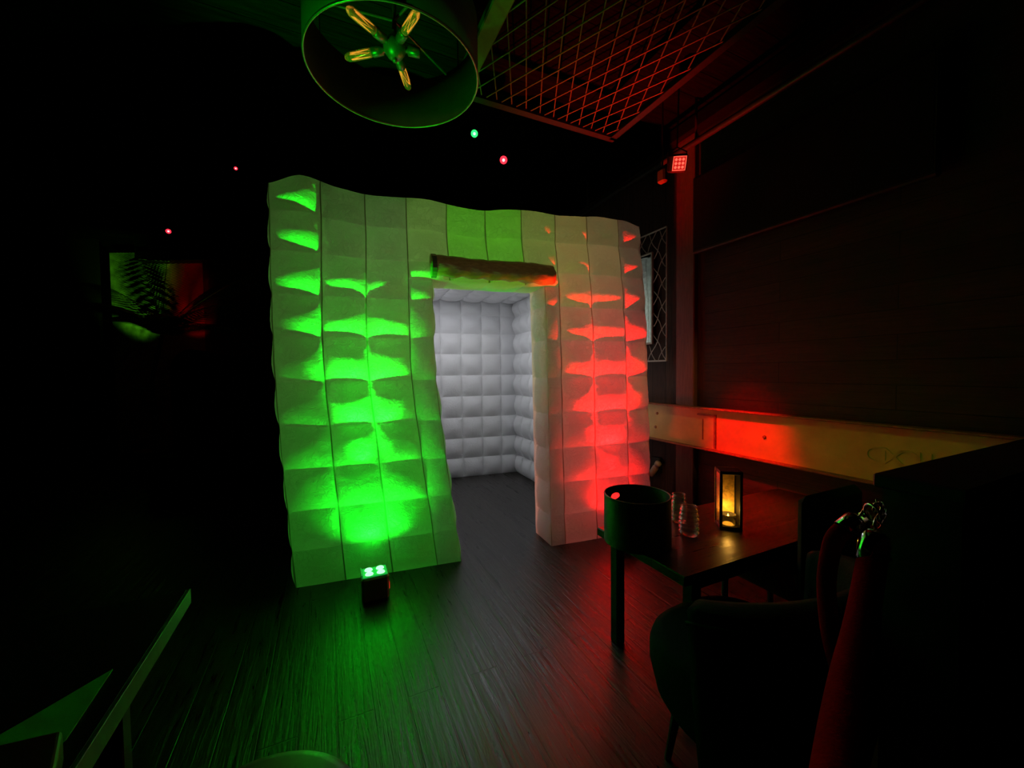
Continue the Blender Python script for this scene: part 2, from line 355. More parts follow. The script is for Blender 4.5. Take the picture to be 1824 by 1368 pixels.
f = MB(); pillow(f, 'n', NI, ZI, .25, 1, .035, tape=False); f.build('inner_side_wall', [M_FABIN, M_SEAM], B, True)
f = MB(); pillow(f, 't', SI, NI, 2.27, -1, .04, tape=False); f.build('inner_ceiling', [M_FABIN, M_SEAM], B, True)
f = MB()
def quad(mb, *p): mb.add([bwarp(*q) for q in p], [(0, 1, 2, 3)])
for s0, s1, z0, z1 in ((-.08, .895, 0, 2.0), (1.73, 2.60, 0, 2.0), (-.08, 2.60, 2.0, 2.58)):
    for k in range(6):
        for m in range(8):
            a, b = s0+(s1-s0)*m/8, s0+(s1-s0)*(m+1)/8; c, d = z0+(z1-z0)*k/6, z0+(z1-z0)*(k+1)/6
            quad(f, (a, TH, c), (b, TH, c), (b, TH, d), (a, TH, d))
f.build('inner_front_wall', [M_BAFFLE], B)
f = MB()
for s in (.2, .465, .735): quad(f, (s, .004, 0), (s, TH-.004, 0), (s, TH-.004, 2.57), (s, .004, 2.57))
for s in (1.015, 1.30, 1.575): quad(f, (s, .004, 2.005), (s, TH-.004, 2.005), (s, TH-.004, 2.57), (s, .004, 2.57))
for s in (1.845, 2.12, 2.41): quad(f, (s, .004, 0), (s, TH-.004, 0), (s, TH-.004, 2.57), (s, .004, 2.57))
quad(f, (.735, .004, 2.0), (.895, .004, 2.0), (.895, TH, 2.0), (.735, TH, 2.0)); quad(f, (1.73, .004, 2.0), (1.845, .004, 2.0), (1.845, TH, 2.0), (1.73, TH, 2.0))
f.build('inner_baffle', [M_BAFFLE], B)
# LED strips sewn inside each air column of the front wall
def glow(s0, s1, z0, z1, srgb):
    lin = [((c/255+.055)/1.055)**2.4 if c > 10 else c/255/12.92 for c in srgb]
    k = max(lin); a = (s1-s0-.03)*(z1-z0); p = bwarp((s0+s1)/2, TH-.075, (z0+z1)/2)
    l = area('column_led_strip', BA+Matrix.Rotation(BOOTH, 3, 'Z') @ p, None, tuple(c/k for c in lin), math.pi*a*k/.225, s1-s0-.03, z1-z0, (R(90), 0, BOOTH))
    return l
G = {  # column : colours from the bottom up
 (-.08, .2): [(40, 125, 30), (52, 112, 36), (68, 96, 44), (70, 96, 45)],
 (.2, .465): [(35, 125, 30), (52, 118, 36), (74, 104, 48), (72, 102, 48)],
 (.465, .735): [(35, 130, 30), (55, 125, 40), (72, 115, 45), (78, 114, 54)],
 (1.845, 2.12): [(150, 72, 62), (150, 78, 68), (140, 92, 76), (128, 130, 64)],
 (2.12, 2.41): [(150, 58, 55), (150, 72, 66), (130, 88, 76), (116, 112, 66)],
 (2.41, 2.60): [(150, 62, 60), (138, 70, 66), (118, 84, 78), (108, 96, 70)]}
for (s0, s1), cs in G.items():
    for i, c in enumerate(cs): glow(s0, s1, [0.01, .6, 1.2, 1.9][i], [.6, 1.2, 1.9, 2.57][i], c)
for i, c in enumerate([(50, 150, 35), (66, 145, 42), (92, 132, 58)]): glow(.735, .895, [.01, .6, 1.25][i], [.6, 1.25, 1.99][i], c)
for i, c in enumerate([(168, 96, 78), (152, 98, 78), (140, 108, 80)]): glow(1.73, 1.845, [.01, .6, 1.25][i], [.6, 1.25, 1.99][i], c)
for (s0, s1), c in {(.735, 1.015): (98, 142, 56), (1.015, 1.30): (78, 178, 22), (1.30, 1.575): (82, 184, 20), (1.575, 1.845): (120, 142, 58)}.items(): glow(s0, s1, 2.01, 2.57, c)
# rolled-up door curtain above the doorway
M_ROLL = mat('shiny_dark_curtain', (.46, .36, .16), .38, .0, .5, 22, .2, (1, 1, 2.5))
f = MB(); n = 48; rows = []
for i in range(n+1):
    t = i/n; s = .875+.885*t; ring = []
    for j in range(28):
        a = 2*math.pi*j/28; rr = .074+.006*math.sin(3*a+t*4)+.007*noise.noise(Vector((t*14, math.cos(a)*2, math.sin(a)*2)))+.006*math.sin(t*40+a*3)*max(0, -math.sin(a))
        sag = 0
        ring.append(bwarp(s, -.085+rr*math.cos(a)*.75, 2.085-.02*t+sag+rr*math.sin(a)))
    rows.append(ring)
f.strip(rows, True); b0 = len(f.v)-28
f.f += [tuple(range(27, -1, -1)), tuple(range(b0, b0+28))]; f.m += [0, 0]
fr = f.build('door_roll', M_ROLL, B, True, 'dark shiny rolled-up curtain over the doorway')
for s in (.88,):
    f = MB(); f.strip([[bwarp(s+dx, -.085+.082*math.cos(a)*.8, 2.075+.082*math.sin(a)) for a in [R(x) for x in range(0, 361, 20)]] for dx in (0, .03)])
    f.build('tie_strap', mat('strap_green', (.1, .12, .07), .6), B, False, solid=.003)

# ================================================================== BATTERY UPLIGHTS
def uplight(label, loc, rz, col, emit):
    u = thing('battery_uplight', label, 'uplight', loc, rz, None)
    f = MB(); f.box((0, 0, .078), (.155, .13, .15), bev=.014); f.build('housing', mat('uplight_housing_'+col, (.42, .26, .15) if col == 'green' else (.55, .47, .36), .35), u)
    f = MB(); f.box((0, 0, .155), (.14, .115, .008), bev=.003); f.build('face_plate', mat('uplight_plate_'+col, (.1, .1, .1), .3, emit=emit, estr=.35), u)
    for x in (-.033, .033):
        for y in (-.027, .027):
            f = MB(); f.lathe([(.0, .169), (.012, .168), (.02, .165), (.024, .159)], 20, None, (x, y, 0)); f.build('lens', mat('uplight_lens_'+col, (.5, .5, .5), .2, emit=tuple(min(1, e+.25) for e in emit), estr=2.2), u, True)
    f = MB(); f.tube([(-.06, -.066, .08), (-.06, -.088, .1), (.06, -.088, .1), (.06, -.066, .08)] if False else [(-.072, -.05, .150), (-.076, -.05, .168), (-.076, .05, .168), (-.072, .05, .150)], .0035, 8); f.build('rim_guard', mat('guard_'+col, (.2, .2, .2), .3, emit=emit, estr=.12), u)
    f = MB(); f.box((.0785, -.03, .075), (.004, .03, .04), bev=.001); f.build('display', mat('red_led_display', (.1, 0, 0), .3, emit=(1, .02, .02), estr=1.2), u)
    for x in (-.06, .06):
        for y in (-.045, .045):
            f = MB(); f.lathe([(.0, 0), (.01, 0), (.01, .006)], 12, None, (x, y, 0)); f.build('foot', M_BLACK, u)
    return u
uplight('small square battery uplight glowing green on the floor before the booth', booth(.485, -.27, 0), BOOTH+R(6), 'green', (.02, 1, .12))
uplight('small cream battery uplight glowing red behind the table corner', booth(2.25, -.25, 0), BOOTH-R(3), 'red', (1, .03, .04))

# ================================================================== DRUM CHANDELIER
hub = at(703, 85, 1.46)
CH = thing('drum_chandelier', 'open round drum chandelier with tube filament bulbs hanging above the booth front', 'chandelier', (hub.x, hub.y, hub.z))
M_SHADE = mat('dark_drum_shade', (.10, .12, .08), .5, .3, .1, 14)
f = MB(); rr, z0, z1 = .295, -.10, .10
f.lathe([(rr, z0), (rr+.004, z0), (rr+.004, z1), (rr, z1), (rr, z0)], 96); f.build('lamp_shade', M_SHADE, CH, True)
f = MB(); f.tube([((rr+.002)*math.cos(a), (rr+.002)*math.sin(a), z0) for a in [2*math.pi*i/96 for i in range(96)]], .0042, 8, closed=True); f.build('rim', M_BRASS, CH, True)
f = MB(); f.lathe([(0, -.040), (.012, -.039), (.026, -.031), (.037, -.014), (.04, 0), (.037, .016), (.024, .032), (.01, .04), (.008, .06), (0, .06)], 32); f.lathe([(0, -.052), (.008, -.050), (.009, -.042), (.006, -.038)], 16); f.build('hub', mat('hub_metal', (.35, .36, .33), .4, .6), CH, True)
f = MB(); f.tube([(0, 0, .05), (0, 0, CEIL-hub.z-.03)], .008, 12); f.build('stem', M_IRON, CH, True)
f = MB(); f.lathe([(0, CEIL-hub.z-.03), (.05, CEIL-hub.z-.028), (.06, CEIL-hub.z-.001), (0, CEIL-hub.z-.001)], 24); f.build('ceiling_rose', M_IRON, CH, True)
M_BULB = mat('amber_bulb_glass', (.75, .8, .45), .12, 0, alpha=None, trans=.75)
M_FIL = mat('glowing_filament', (.9, .4, .1), .4, emit=(1, .38, .05), estr=.9)
M_SOCK = mat('socket_metal', (.3, .32, .3), .35, .7)
def bulb_arm(ang, bulb=True):
    d = Vector((math.cos(ang), math.sin(ang), -.04)).normalized(); q = d.to_track_quat('Z', 'Y').to_matrix()
    f = MB(); f.lathe([(.009, .03), (.009, .045), (.016, .048), (.017, .085), (.014, .09), (0, .09)], 20, q); f.build('socket', M_SOCK, CH, True)
    if bulb:
        f = MB(); f.lathe([(.012, .088), (.0145, .095), (.0155, .11), (.0155, .168), (.0145, .182), (.010, .192), (.004, .197), (0, .198)], 24, q); b = f.build('bulb', M_BULB, CH, True)
        f = MB(); pts = []
        for i in range(9):
            r = .0075; a = i*2*math.pi/8
            pts.append(q @ Vector((r*math.cos(a), r*math.sin(a), .10 if i % 2 else .172)))
        f.tube(pts, .0009, 5); f.build('filament', M_FIL, b)
for a, on in ((90, 1), (170, 1), (238, 1), (-52, 1), (14, 0)): bulb_arm(R(a), on)
for a in (60, 200, 318):
    f = MB(); f.tube([(0, 0, .095), (.29*math.cos(R(a)), .29*math.sin(R(a)), .09)], .005, 8)
    f.build('spoke', M_SOCK, CH)

# ================================================================== CEILING MESH, PIPE, CEILING LAMPS
ZM = 3.12
mp0 = at(889, 184, 3); 
def onz(px, py, z):
    d = at(px, py, 1)-Vector((0, 0, 1.36)); return Vector((0, 0, 1.36))+d*((z-1.36)/d.z)
def uv(p): c, s = math.cos(ROOM), math.sin(ROOM); return (p.x*c+p.y*s, -p.x*s+p.y*c)
vL, uF = uv(onz(889, 184, ZM)); vR, _ = uv(onz(1360, 20, ZM)); vS, _ = uv(onz(872, 40, ZM))
print('mesh panel', vL, uF, vR, vS)
v0, v1, u0, u1 = vS, vR, .35, uF
P_ = thing('ceiling_mesh_panel', 'diamond wire mesh panel hung under the ceiling, lit dim red', 'mesh panel', room(0, 0, 0), ROOM)
def mesh_layer(zl, pitch, half):
    f = MB(); 
    for sgn in (-1, 1):
        d = Vector((math.sin(half)*sgn, math.cos(half))); nrm = Vector((d.y, -d.x)); step = pitch
        corners = [Vector((a, b)) for a in (v0, v1) for b in (u0, u1)]; ks = [c.dot(nrm) for c in corners]
        k = min(ks)+step/2
        while k < max(ks):
            # clip the line x = nrm*k + d*t to the rectangle
            t0, t1 = -99, 99
            for ax, lo, hi in ((0, v0, v1), (1, u0, u1)):
                p = nrm[ax]*k; q = d[ax]; a, b = (lo-p)/q, (hi-p)/q; t0 = max(t0, min(a, b)); t1 = min(t1, max(a, b))
            if t1-t0 > .02:
                pts = []; n = max(2, int((t1-t0)/.25))
                for i in range(n+1):
                    t = t0+(t1-t0)*i/n; xy = nrm*k+d*t; pts.append((xy.x, xy.y, zl+.003*sgn))
                # flat strand
                q = MB(); q.tube(pts, .0042, 5); f.add(q.v, q.f)
            k += step
    return f
mesh_layer(ZM, .095, R(27)).build('wire_mesh', M_MESHW, P_)
f = MB(); f.box(((v0+v1)/2, u1, ZM), (v1-v0+.05, .05, .04)); f.box((v1, (u0+u1)/2, ZM), (.05, u1-u0, .04)); f.build('panel_frame', M_IRON, P_)
f = MB(); f.box((v0, (u0+u1)/2, ZM-.02), (.095, u1-u0, .05), bev=.006); f.build('edge_rail', mat('olive_rail_paint', (.10, .10, .055), .6), P_)
f = MB()
for a in (v0, v1):
    for b in (u0+.2, u1): f.tube([(a, b, ZM), (a, b, CEIL)], .006, 6)
f.build('hanger_rod', M_IRON, P_)
# long lighting pipe beside the cornice
f = MB(); f.tube([room(2.62, UF+.4, 3.12), room(2.62, 5.2, 3.12)], .024, 16)
for u in (0, 2.2, 3.6): f.tube([room(2.62, u, 3.12), room(2.62, u, 3.45)], .01, 8)
tag(f.build('lighting_pipe', mat('dull_pipe', (.05, .04, .035), .4, .5), None, True), 'long dark round pipe running along the right wall under the ceiling', 'pipe')
def parlamp(kind, p, face, size, label, grp=None, grid=3):
    t = thing('ceiling_spotlight', label, 'spotlight', p, 0, grp)
    q = (Vector(face)-Vector(p)).to_track_quat('Z', 'Y').to_matrix(); s = size
    em = (1, .02, .015) if kind == 'red' else (.01, 1, .06)
    f = MB(); f.box(q @ Vector((0, 0, -s*.55)), (s*1.35, s*1.35, s*1.1), q, bev=s*.15); f.build('housing', M_BLACK, t)
    f = MB(); rr = s*.5
    f.tube([q @ Vector((rr*(1 if abs(math.cos(a)) > .6 else abs(math.cos(a))/.75)*(1 if math.cos(a) > 0 else -1)*.98, rr*(1 if abs(math.sin(a)) > .6 else abs(math.sin(a))/.75)*(1 if math.sin(a) > 0 else -1)*.98, .004)) for a in [R(15+30*i) for i in range(12)]], s*.045, 8, closed=True)
    f.build('glowing_rim', mat('rim_'+kind, (.1, .1, .1), .3, emit=(1, .12, .07) if kind == 'red' else (.1, 1, .2), estr=.8), t)
    f = MB(); f.box(q @ Vector((0, 0, .002)), (s*.95, s*.95, .004), q); f.build('lens_plate', mat('lensback_'+kind, (.02, .02, .02), .3, emit=em, estr=.55), t)
    k = s/(grid+.6)
    for i in range(grid):
        for j in range(grid):
            f = MB(); f.lathe([(0, .012), (k*.25, .010), (k*.38, .004)], 12, q, q @ Vector(((i-(grid-1)/2)*k, (j-(grid-1)/2)*k, 0))); f.build('led', mat('led_'+kind, (.3, .3, .3), .3, emit=(1, .1, .06) if kind == 'red' else (.4, 1, .5), estr=1.6), t, True)
    f = MB(); a = q @ Vector((s*.75, 0, -s*.6)); b = q @ Vector((-s*.75, 0, -s*.6)); up = Vector((0, 0, s*1.3))
    f.tube([a, a+up*.7, up+Vector((0, 0, 0))+q @ Vector((0, 0, -s*.6)), b+up*.7, b], s*.05, 8); f.tube([up+q @ Vector((0, 0, -s*.6)), (0, 0, max(.05, min(CEIL, 3.44 if grp else 3.44)-p[2]))], s*.06, 8); f.build('yoke', M_IRON, t)
    return t
CAMP = Vector((0, 0, 1.36))
parlamp('red', PAR[0][1], CAMP+Vector((.9, 0, 0)), .085, 'square LED spotlight with red lens grid hung near the right wall post')
def dotlamp(kind, p, size, label):
    t = thing('ceiling_spotlight', label, 'spotlight', p)
    q = (CAMP+Vector((0, 0, -.6))-Vector(p)).to_track_quat('Z', 'Y').to_matrix()
    f = MB(); f.lathe([(0, -size*2.4), (size*.9, -size*2.3), (size*1.15, -size*1.8), (size*1.3, size*.05), (size*1.2, size*.1), (size*1.12, -.002)], 24, q); f.build('housing', M_BLACKG, t, True)
    f = MB(); f.lathe([(0, size*.22), (size*.4, size*.2), (size*.8, size*.08), (size*1.0, 0)], 20, q); f.build('lens', mat('dot_'+kind, (.1, .1, .1), .3, emit=(1, .02, .04) if kind == 'red' else (.02, 1, .12), estr=2.5), t, True)
    f = MB(); f.lathe([(0, size*.30), (size*.25, size*.27), (size*.36, size*.23)], 14, q); f.build('led', mat('dotled_'+kind, (.3, .3, .3), .3, emit=(1, .6, .6) if kind == 'red' else (.6, 1, .7), estr=2.5), t, True)
    f = MB(); f.tube([(0, 0, size*1.1), (0, 0, CEIL-p[2]-.002)], .008, 8); f.build('hanger', M_IRON, t)
dotlamp('green', PAR[1][1], .026, 'small round ceiling spotlight glowing green right of the drum chandelier')
dotlamp('red', PAR[2][1], .032, 'small round ceiling spotlight glowing red above the booth top')
dotlamp('red', PAR[3][1], .014, 'tiny red lamp hanging in the dark left of the booth top')
dotlamp('red', PAR[4][1], .028, 'tiny red lamp under the ceiling near the palm alcove')
# pale clamp and small grey speaker on the pipe
c = at(1180, 314, 3.0)
t = thing('pipe_speaker', 'small grey box hanging under the pipe left of the square red spotlight', 'speaker', c, R(30))
MB().box((0, 0, 0), (.05, .07, .10), bev=.012).build('cabinet', mat('grey_plastic', (.08, .065, .05), .6), t)
f = MB(); f.tube([(0, 0, .05), (.0, .0, CEIL-c.z)], .006, 8); f.build('bracket', M_IRON, t)

# ================================================================== STEEL GIRDER ON THE RIGHT WALL
GB = thing('steel_girder', 'long yellow painted steel girder fixed along the right wall behind the table', 'girder', (0, 0, 0), ROOM)
ua, ub, z0, z1 = -1.2, 4.4, .71, 1.04
f = MB(); f.box((D-.06, (ua+ub)/2, (z0+z1)/2), (.02, ub-ua, z1-z0)); f.build('web', M_YELLOW, GB)
for z in (z0, z1):
    f = MB(); f.box((D-.085, (ua+ub)/2, z), (.07, ub-ua, .013), bev=.003); f.build('flange', M_RUST, GB)
f = MB(); f.box((D-.073, 2.14, .86), (.012, .016, .27)); f.box((D-.073, 2.22, .985), (.012, .17, .014)); f.box((D-.071, 2.255, .865), (.006, .008, .17)); f.build('bracket', M_RUST, GB)
for (u, z) in ((2.75, .95), (2.77, .82), (1.75, .875)):
    f = MB(); f.lathe([(0, .012), (.011, .010), (.014, 0)], 6, Matrix.Rotation(R(-90), 3, 'Y'), (D-.07, u, z)); f.build('bolt', M_RUST, GB)
def letter(ch, u, z, size, flip=False, sx=1):
    c = bpy.data.curves.new('t', 'FONT'); c.body = ch; c.size = size; c.extrude = .0035
    o = bpy.data.objects.new('t', c); COL.objects.link(o); dg = bpy.context.evaluated_depsgraph_get(); me = bpy.data.meshes.new_from_object(o.evaluated_get(dg))
    # text x runs towards -u, text y up, facing -v
    vs = [(D-.071-v.co.z, u-(v.co.x if not flip else (size*.6-v.co.x))*sx, z+v.co.y) for v in me.vertices]; fs = [tuple(p.vertices) for p in me.polygons]
    bpy.data.objects.remove(o); return vs, fs
f = MB()
for ch, px, flip in (('D', 1546, True), ('X', 1570, False), ('O', 1588, False), ('I', 1628, False), ('I', 1648, False), ('I', 1676, False), ('I', 1704, False)):
    d = at(px, 800, 1)-CAMP; c_, s_ = math.cos(ROOM), math.sin(ROOM); dv = d.x*c_+d.y*s_; du = -d.x*s_+d.y*c_; u = du*(D-.07)/dv
    vs, fs = letter(ch, u, .825, .13, flip, 1.15); f.add(vs, fs)
f.build('raised_lettering', M_YELLOW, GB)

# ================================================================== MIRROR IN WIRE FRAME ON THE RIGHT WALL
MF = thing('wire_framed_mirror', 'tall mirror set in a wavy wire lattice frame on the right wall', 'mirror', (0, 0, 0), ROOM)
fa, fb, g0, g1 = 2.66, 3.55, 1.44, 2.65; X = D-.05
f = MB()
for a, b in (((fa, g0), (fb, g0)), ((fb, g0), (fb, g1)), ((fb, g1), (fa, g1)), ((fa, g1), (fa, g0))): f.tube([(X, a[0], a[1]), (X, b[0], b[1])], .008, 8)
M_WIRE = mat('pale_lattice_metal', (.5, .42, .36), .45, .4)
f.build('outer_frame', M_WIRE, MF)
f = MB(); ma, mb_, h0, h1 = 2.83, 3.38, 1.61, 2.46
k = 0
for i in range(-14, 16):
    for sg in (-1, 1):
        base = fa+i*.13; pts = []
        for j in range(0, 49):
            t = j/48; z = g0+(g1-g0)*t; u = base+sg*(t*1.21*.62)+(.0 if sg > 0 else .75)+.010*math.sin(t*1.21/.105*math.pi)*1
            if fa <= u <= fb and not (ma < u < mb_ and h0 < z < h1): pts.append((X, u, z))
            else:
                if len(pts) > 2: f.tube(pts, .0038, 6)
                pts = []
        if len(pts) > 2: f.tube(pts, .0038, 6)
f.build('wire_lattice', M_WIRE, MF)
f = MB()
for a, b, c_, d_ in ((ma, h0, mb_, h0), (mb_, h0, mb_, h1), (mb_, h1, ma, h1), (ma, h1, ma, h0)): f.box((X-.005, (a+c_)/2, (b+d_)/2), (.025, abs(c_-a)+.018, abs(d_-b)+.018), bev=.004)
f.build('inner_frame', M_WIRE, MF)
MB().box((X-.012, (ma+mb_)/2, (h0+h1)/2), (.006, mb_-ma-.02, h1-h0-.02)).build('mirror_glass', M_MIRROR, MF)
for u in (fa+.1, fb-.1):
    for z in (g0, g1):
        f = MB(); f.tube([(X, u, z), (D, u, z)], .006, 6); f.build('wall_fixing', M_IRON, MF)
# wall television, dark
TV = thing('wall_television', 'large switched-off black television on the right wall in front of the post', 'television', (0, 0, 0), ROOM)
MB().box((D-.075, 1.62, 2.62), (.05, 1.45, .62), bev=.01).build('housing', M_BLACK, TV)
MB().box((D-.101, 1.62, 2.62), (.004, 1.41, .58)).build('screen', M_BLACKG, TV)
MB().box((D-.03, 1.62, 2.62), (.06, .3, .3)).build('wall_bracket', M_IRON, TV)
# cable connector on the wall below the girder
p = room(D-.05, 2.80, .42)
CN = thing('wall_plug_connector', 'pale plastic cable connector on the wall under the girder beside the booth', 'plug', p, ROOM)
q = Matrix.Rotation(R(35), 3, 'X')
f = MB(); f.lathe([(0, -.09), (.026, -.09), (.03, -.07), (.03, .02), (.024, .03), (.024, .05), (.03, .055), (.03, .08), (.0, .085)], 20, q, (-.02, -.02, 0)); f.build('connector_body', mat('pale_plastic', (.45, .35, .3), .35), CN, True)
f = MB(); f.tube([(-.02, .05, .08), (-.02, .12, .08), (-.01, .16, .0), (0, .2, -.25), (0, .22, -.41)], .006, 8); f.build('cable', mat('grey_cable', (.3, .28, .26), .5), CN, True)
MB().box((.03, .0, .03), (.04, .1, .14), bev=.006).build('socket_box', M_BLACK, CN)

# ================================================================== TABLE AND WHAT STANDS ON IT
TH_ = .58
T = thing('bistro_table', 'dark wooden table on slim legs beside the right wall', 'table', room(1.19, 1.04, 0), ROOM)
MB().box((.72, .265, TH_-.02), (1.44, .53, .04), bev=.004).build('tabletop', M_TABLE, T)
for x in (.09, 1.36):
    for y in (.045, .485):
        f = MB(); f.box((x, y, (TH_-.04)/2), (.05, .05, TH_-.04), bev=.004); f.build('leg', M_BLACK, T)
f = MB()
for y in (.045, .485): f.box((.725, y, TH_-.065), (1.24, .02, .05))
for x in (.09, 1.36): f.box((x, .265, TH_-.065), (.02, .39, .05))
f.build('apron', M_BLACK, T)
# bucket with hand hole
bc = Vector((.565, 1.775, TH_)); BR, BH = .147, .212
bk = thing('ice_bucket', 'round dark open ice bucket with oval hand hole on the table corner', 'bucket', bc)
f = MB(); nA, nZ = 240, 60; th0 = R(118); hz = BH-.048; hw, hh = .031, .017
ins = lambda a, z: ((((a-th0+math.pi) % (2*math.pi)-math.pi)*BR)/hw)**2+((z-hz)/hh)**2
for rad in (BR, BR-.006):
    vs = []
    for k in range(nZ+1):
        for j in range(nA):
            a = 2*math.pi*j/nA; z = BH*k/nZ
            q = ins(a, z)
            if .45 < q < 1.75:
                s_ = 1/math.sqrt(q); da = ((a-th0+math.pi) % (2*math.pi)-math.pi)*s_; 
                if q < 1 or q < 1.45: a2 = th0+da; z2 = hz+(z-hz)*s_; a, z = a2, z2
            vs.append((rad*math.cos(a), rad*math.sin(a), z))
    fs = []
    for k in range(nZ):
        for j in range(nA):
            a = 2*math.pi*(j+.5)/nA; z = BH*(k+.5)/nZ
            if ins(a, z) > 1.0: fs.append((k*nA+j, k*nA+(j+1) % nA, (k+1)*nA+(j+1) % nA, (k+1)*nA+j))
    f.add(vs, fs)
M_BKT = mat('dark_bucket_leather', (.11, .12, .09), .38, 0, .12, 160)
f.strip([[(r_*math.cos(2*math.pi*j/120), r_*math.sin(2*math.pi*j/120), BH) for j in range(120)] for r_ in (BR-.006, BR)], True)
f.strip([[(r_*math.cos(2*math.pi*j/120), r_*math.sin(2*math.pi*j/120), z_) for j in range(120)] for r_, z_ in ((BR, .0005), (0.0005, .0005))], True)
f.build('bucket_wall', M_BKT, bk, True)
f = MB(); f.strip([[(r_*math.cos(2*math.pi*j/120), r_*math.sin(2*math.pi*j/120), .012) for j in range(120)] for r_ in (BR-.006, .0005)], True); f.build('bucket_base', M_BKT, bk)
f = MB(); f.tube([((BR-.003)*math.cos(2*math.pi*j/96), (BR-.003)*math.sin(2*math.pi*j/96), BH) for j in range(96)], .0042, 8, closed=True); f.build('top_rim', M_BKT, bk, True)
# ribbed glasses
M_GLASS = mat('clear_ribbed_glass', (.95, .93, .93), .04, 0, trans=.95)
def ribbed(loc, h, r, label):
    t = thing('ribbed_glass_jar', label, 'glass jar', loc)
    prof = [(0, .004), (r*.8, .0), (r*.86, .006)]
    n = 6
    for i in range(n*6+1):
        z = .01+(h-.012)*i/(n*6); sh = 1-.22*max(0, (z/h-.45)/.55)**1.5-.06*(1-z/h); prof.append((r*sh+.0035*math.sin(i/6*2*math.pi), z))
    pin = [(max(.001, a-.004), z) for a, z in prof[3:]][::-1]
    prof += pin+[(0, .012)]
    f = MB(); f.lathe(prof, 36); f.build('glass_body', M_GLASS, t, True)
    f = MB(); f.tube([(r*.79*math.cos(a), r*.79*math.sin(a), h) for a in [2*math.pi*i/32 for i in range(32)]], .003, 8, closed=True); f.build('lip', M_GLASS, t, True)
g1 = onz(1227, 952, TH_); g2 = onz(1209, 930, TH_)
ribbed(g1, .135, .044, 'ribbed clear glass jar nearer the camera between bucket and lantern')
ribbed(g2+Vector((.0, .0, 0)), .145, .038, 'ribbed clear glass jar behind the other one, next to the bucket')
# lantern
lp = onz(1297, 938, TH_)
LN = thing('candle_lantern', 'tall narrow black lantern with amber glass panel on the table', 'lantern', lp, R(-14))
lw, ld, lh = .10, .10, .285
f = MB(); f.box((0, 0, .008), (lw, ld, .016), bev=.003); f.build('base', M_BLACK, LN)
f = MB(); f.box((0, 0, lh-.008), (lw, ld, .016), bev=.003); f.build('top', M_BLACK, LN)
f = MB()
for x in (-1, 1):
    for y in (-1, 1): f.box((x*(lw/2-.006), y*(ld/2-.006), lh/2), (.012, .012, lh), bev=.002)
f.build('corner_post', M_BLACK, LN)
MB().box((lw/2-.004, 0, lh/2), (.006, ld, lh)).build('side_panel', M_BLACK, LN)
MB().box((.0, ld/2-.004, lh/2), (lw, .006, lh)).build('back_panel', mat('speckled_amber_panel', (.9, .55, .12), .45, 0, .3, 60, .35), LN)
MB().box((-lw/2+.004, 0, lh/2), (.003, ld-.02, lh-.03)).build('glass_panel', mat('lantern_glass', (1, .85, .5), .1, 0, trans=.95), LN)
CA = thing('tealight_candle', 'lit yellow tealight in a small glass cup inside the lantern', 'candle', (lp.x-.003, lp.y-.003, lp.z+.016))
f = MB(); f.lathe([(0, .0), (.026, 0), (.026, .018), (.024, .02), (0, .02)], 24); f.build('wax', mat('warm_wax', (.9, .6, .2), .5, emit=(1, .42, .03), estr=1.1), CA, True)
f = MB(); f.lathe([(.03, 0), (.036, .05), (.034, .05), (.028, .002)], 28); f.build('glass_cup', mat('cup_glass', (1, .9, .7), .06, 0, trans=.95), CA, True)
f = MB(); f.lathe([(0, .02), (.004, .024), (.0058, .032), (.003, .043), (0, .052)], 14); f.build('flame', mat('candle_flame', (1, .7, .2), .5, emit=(1, .6, .08), estr=9), CA, True)
l = bpy.data.lights.new('candle_light', 'POINT'); l.energy = .28; l.color = (1, .5, .08); l.shadow_soft_size = .006
o = bpy.data.objects.new('candle_light', l); COL.objects.link(o); o.location = lp+Vector((-.003, -.003, .085))

# ================================================================== CHAIRS
def tub_chair(c, mid, label):
    t = thing('tub_chair', label, 'chair', c, mid)           # local -Y... backrest centred on local +X
    f = MB(); rows = []
    for z, k in ((.20, .80), (.26, .92), (.36, 1.0), (.42, 1.0), (.455, .96), (.465, .85), (.468, .5), (.468, .02)):
        rows.append([(.27*k*math.copysign(abs(math.cos(a))**.7, math.cos(a)), .27*k*math.copysign(abs(math.sin(a))**.7, math.sin(a)), z) for a in [2*math.pi*i/40 for i in range(40)]])
    f.strip(rows, True); f.f.append(tuple(range(40))); f.m.append(0); f.build('seat', M_VELVET, t, True)
    f = MB(); rows = []
    for i in range(41):
        a = R(-82+164*i/40); e = abs(i/40*2-1); top = .80-.085*e**1.6; ri, ro = .275, .345
        def P(r, z): return (r*math.cos(a), r*math.sin(a), z)
        rows.append([P(ri, .24), P(ri-.005, .5), P(ri+.005, top-.03), P(ri+.012, top-.005), P((ri+ro)/2, top), P(ro+.012, top-.008), P(ro+.01, top-.04), P(ro-.005, .5), P(ro-.05, .22)])
    f.strip(rows, True); n = 9; f.f += [tuple(range(n)), tuple(range(len(f.v)-1, len(f.v)-1-n, -1))]; f.m += [0, 0]
    bk_ = f.build('backrest', M_VELVET, t, True)
    f = MB(); f.tube([((.362)*math.cos(R(-82+164*i/40)), .362*math.sin(R(-82+164*i/40)), .80-.085*abs(i/20-1)**1.6-.045) for i in range(41)], .006, 8); f.build('piping', M_VELVET, bk_, True)
    for a in (45, 135, 225, 315):
        f = MB(); f.tube([(.2*math.cos(R(a)), .2*math.sin(R(a)), .24), (.24*math.cos(R(a)), .24*math.sin(R(a)), 0)], [.018, .011], 12); f.build('leg', M_BLACK, t)
    return t
tub_chair((.76, 1.26, 0), R(-62), 'dark green velvet tub chair with curved back nearest the camera')
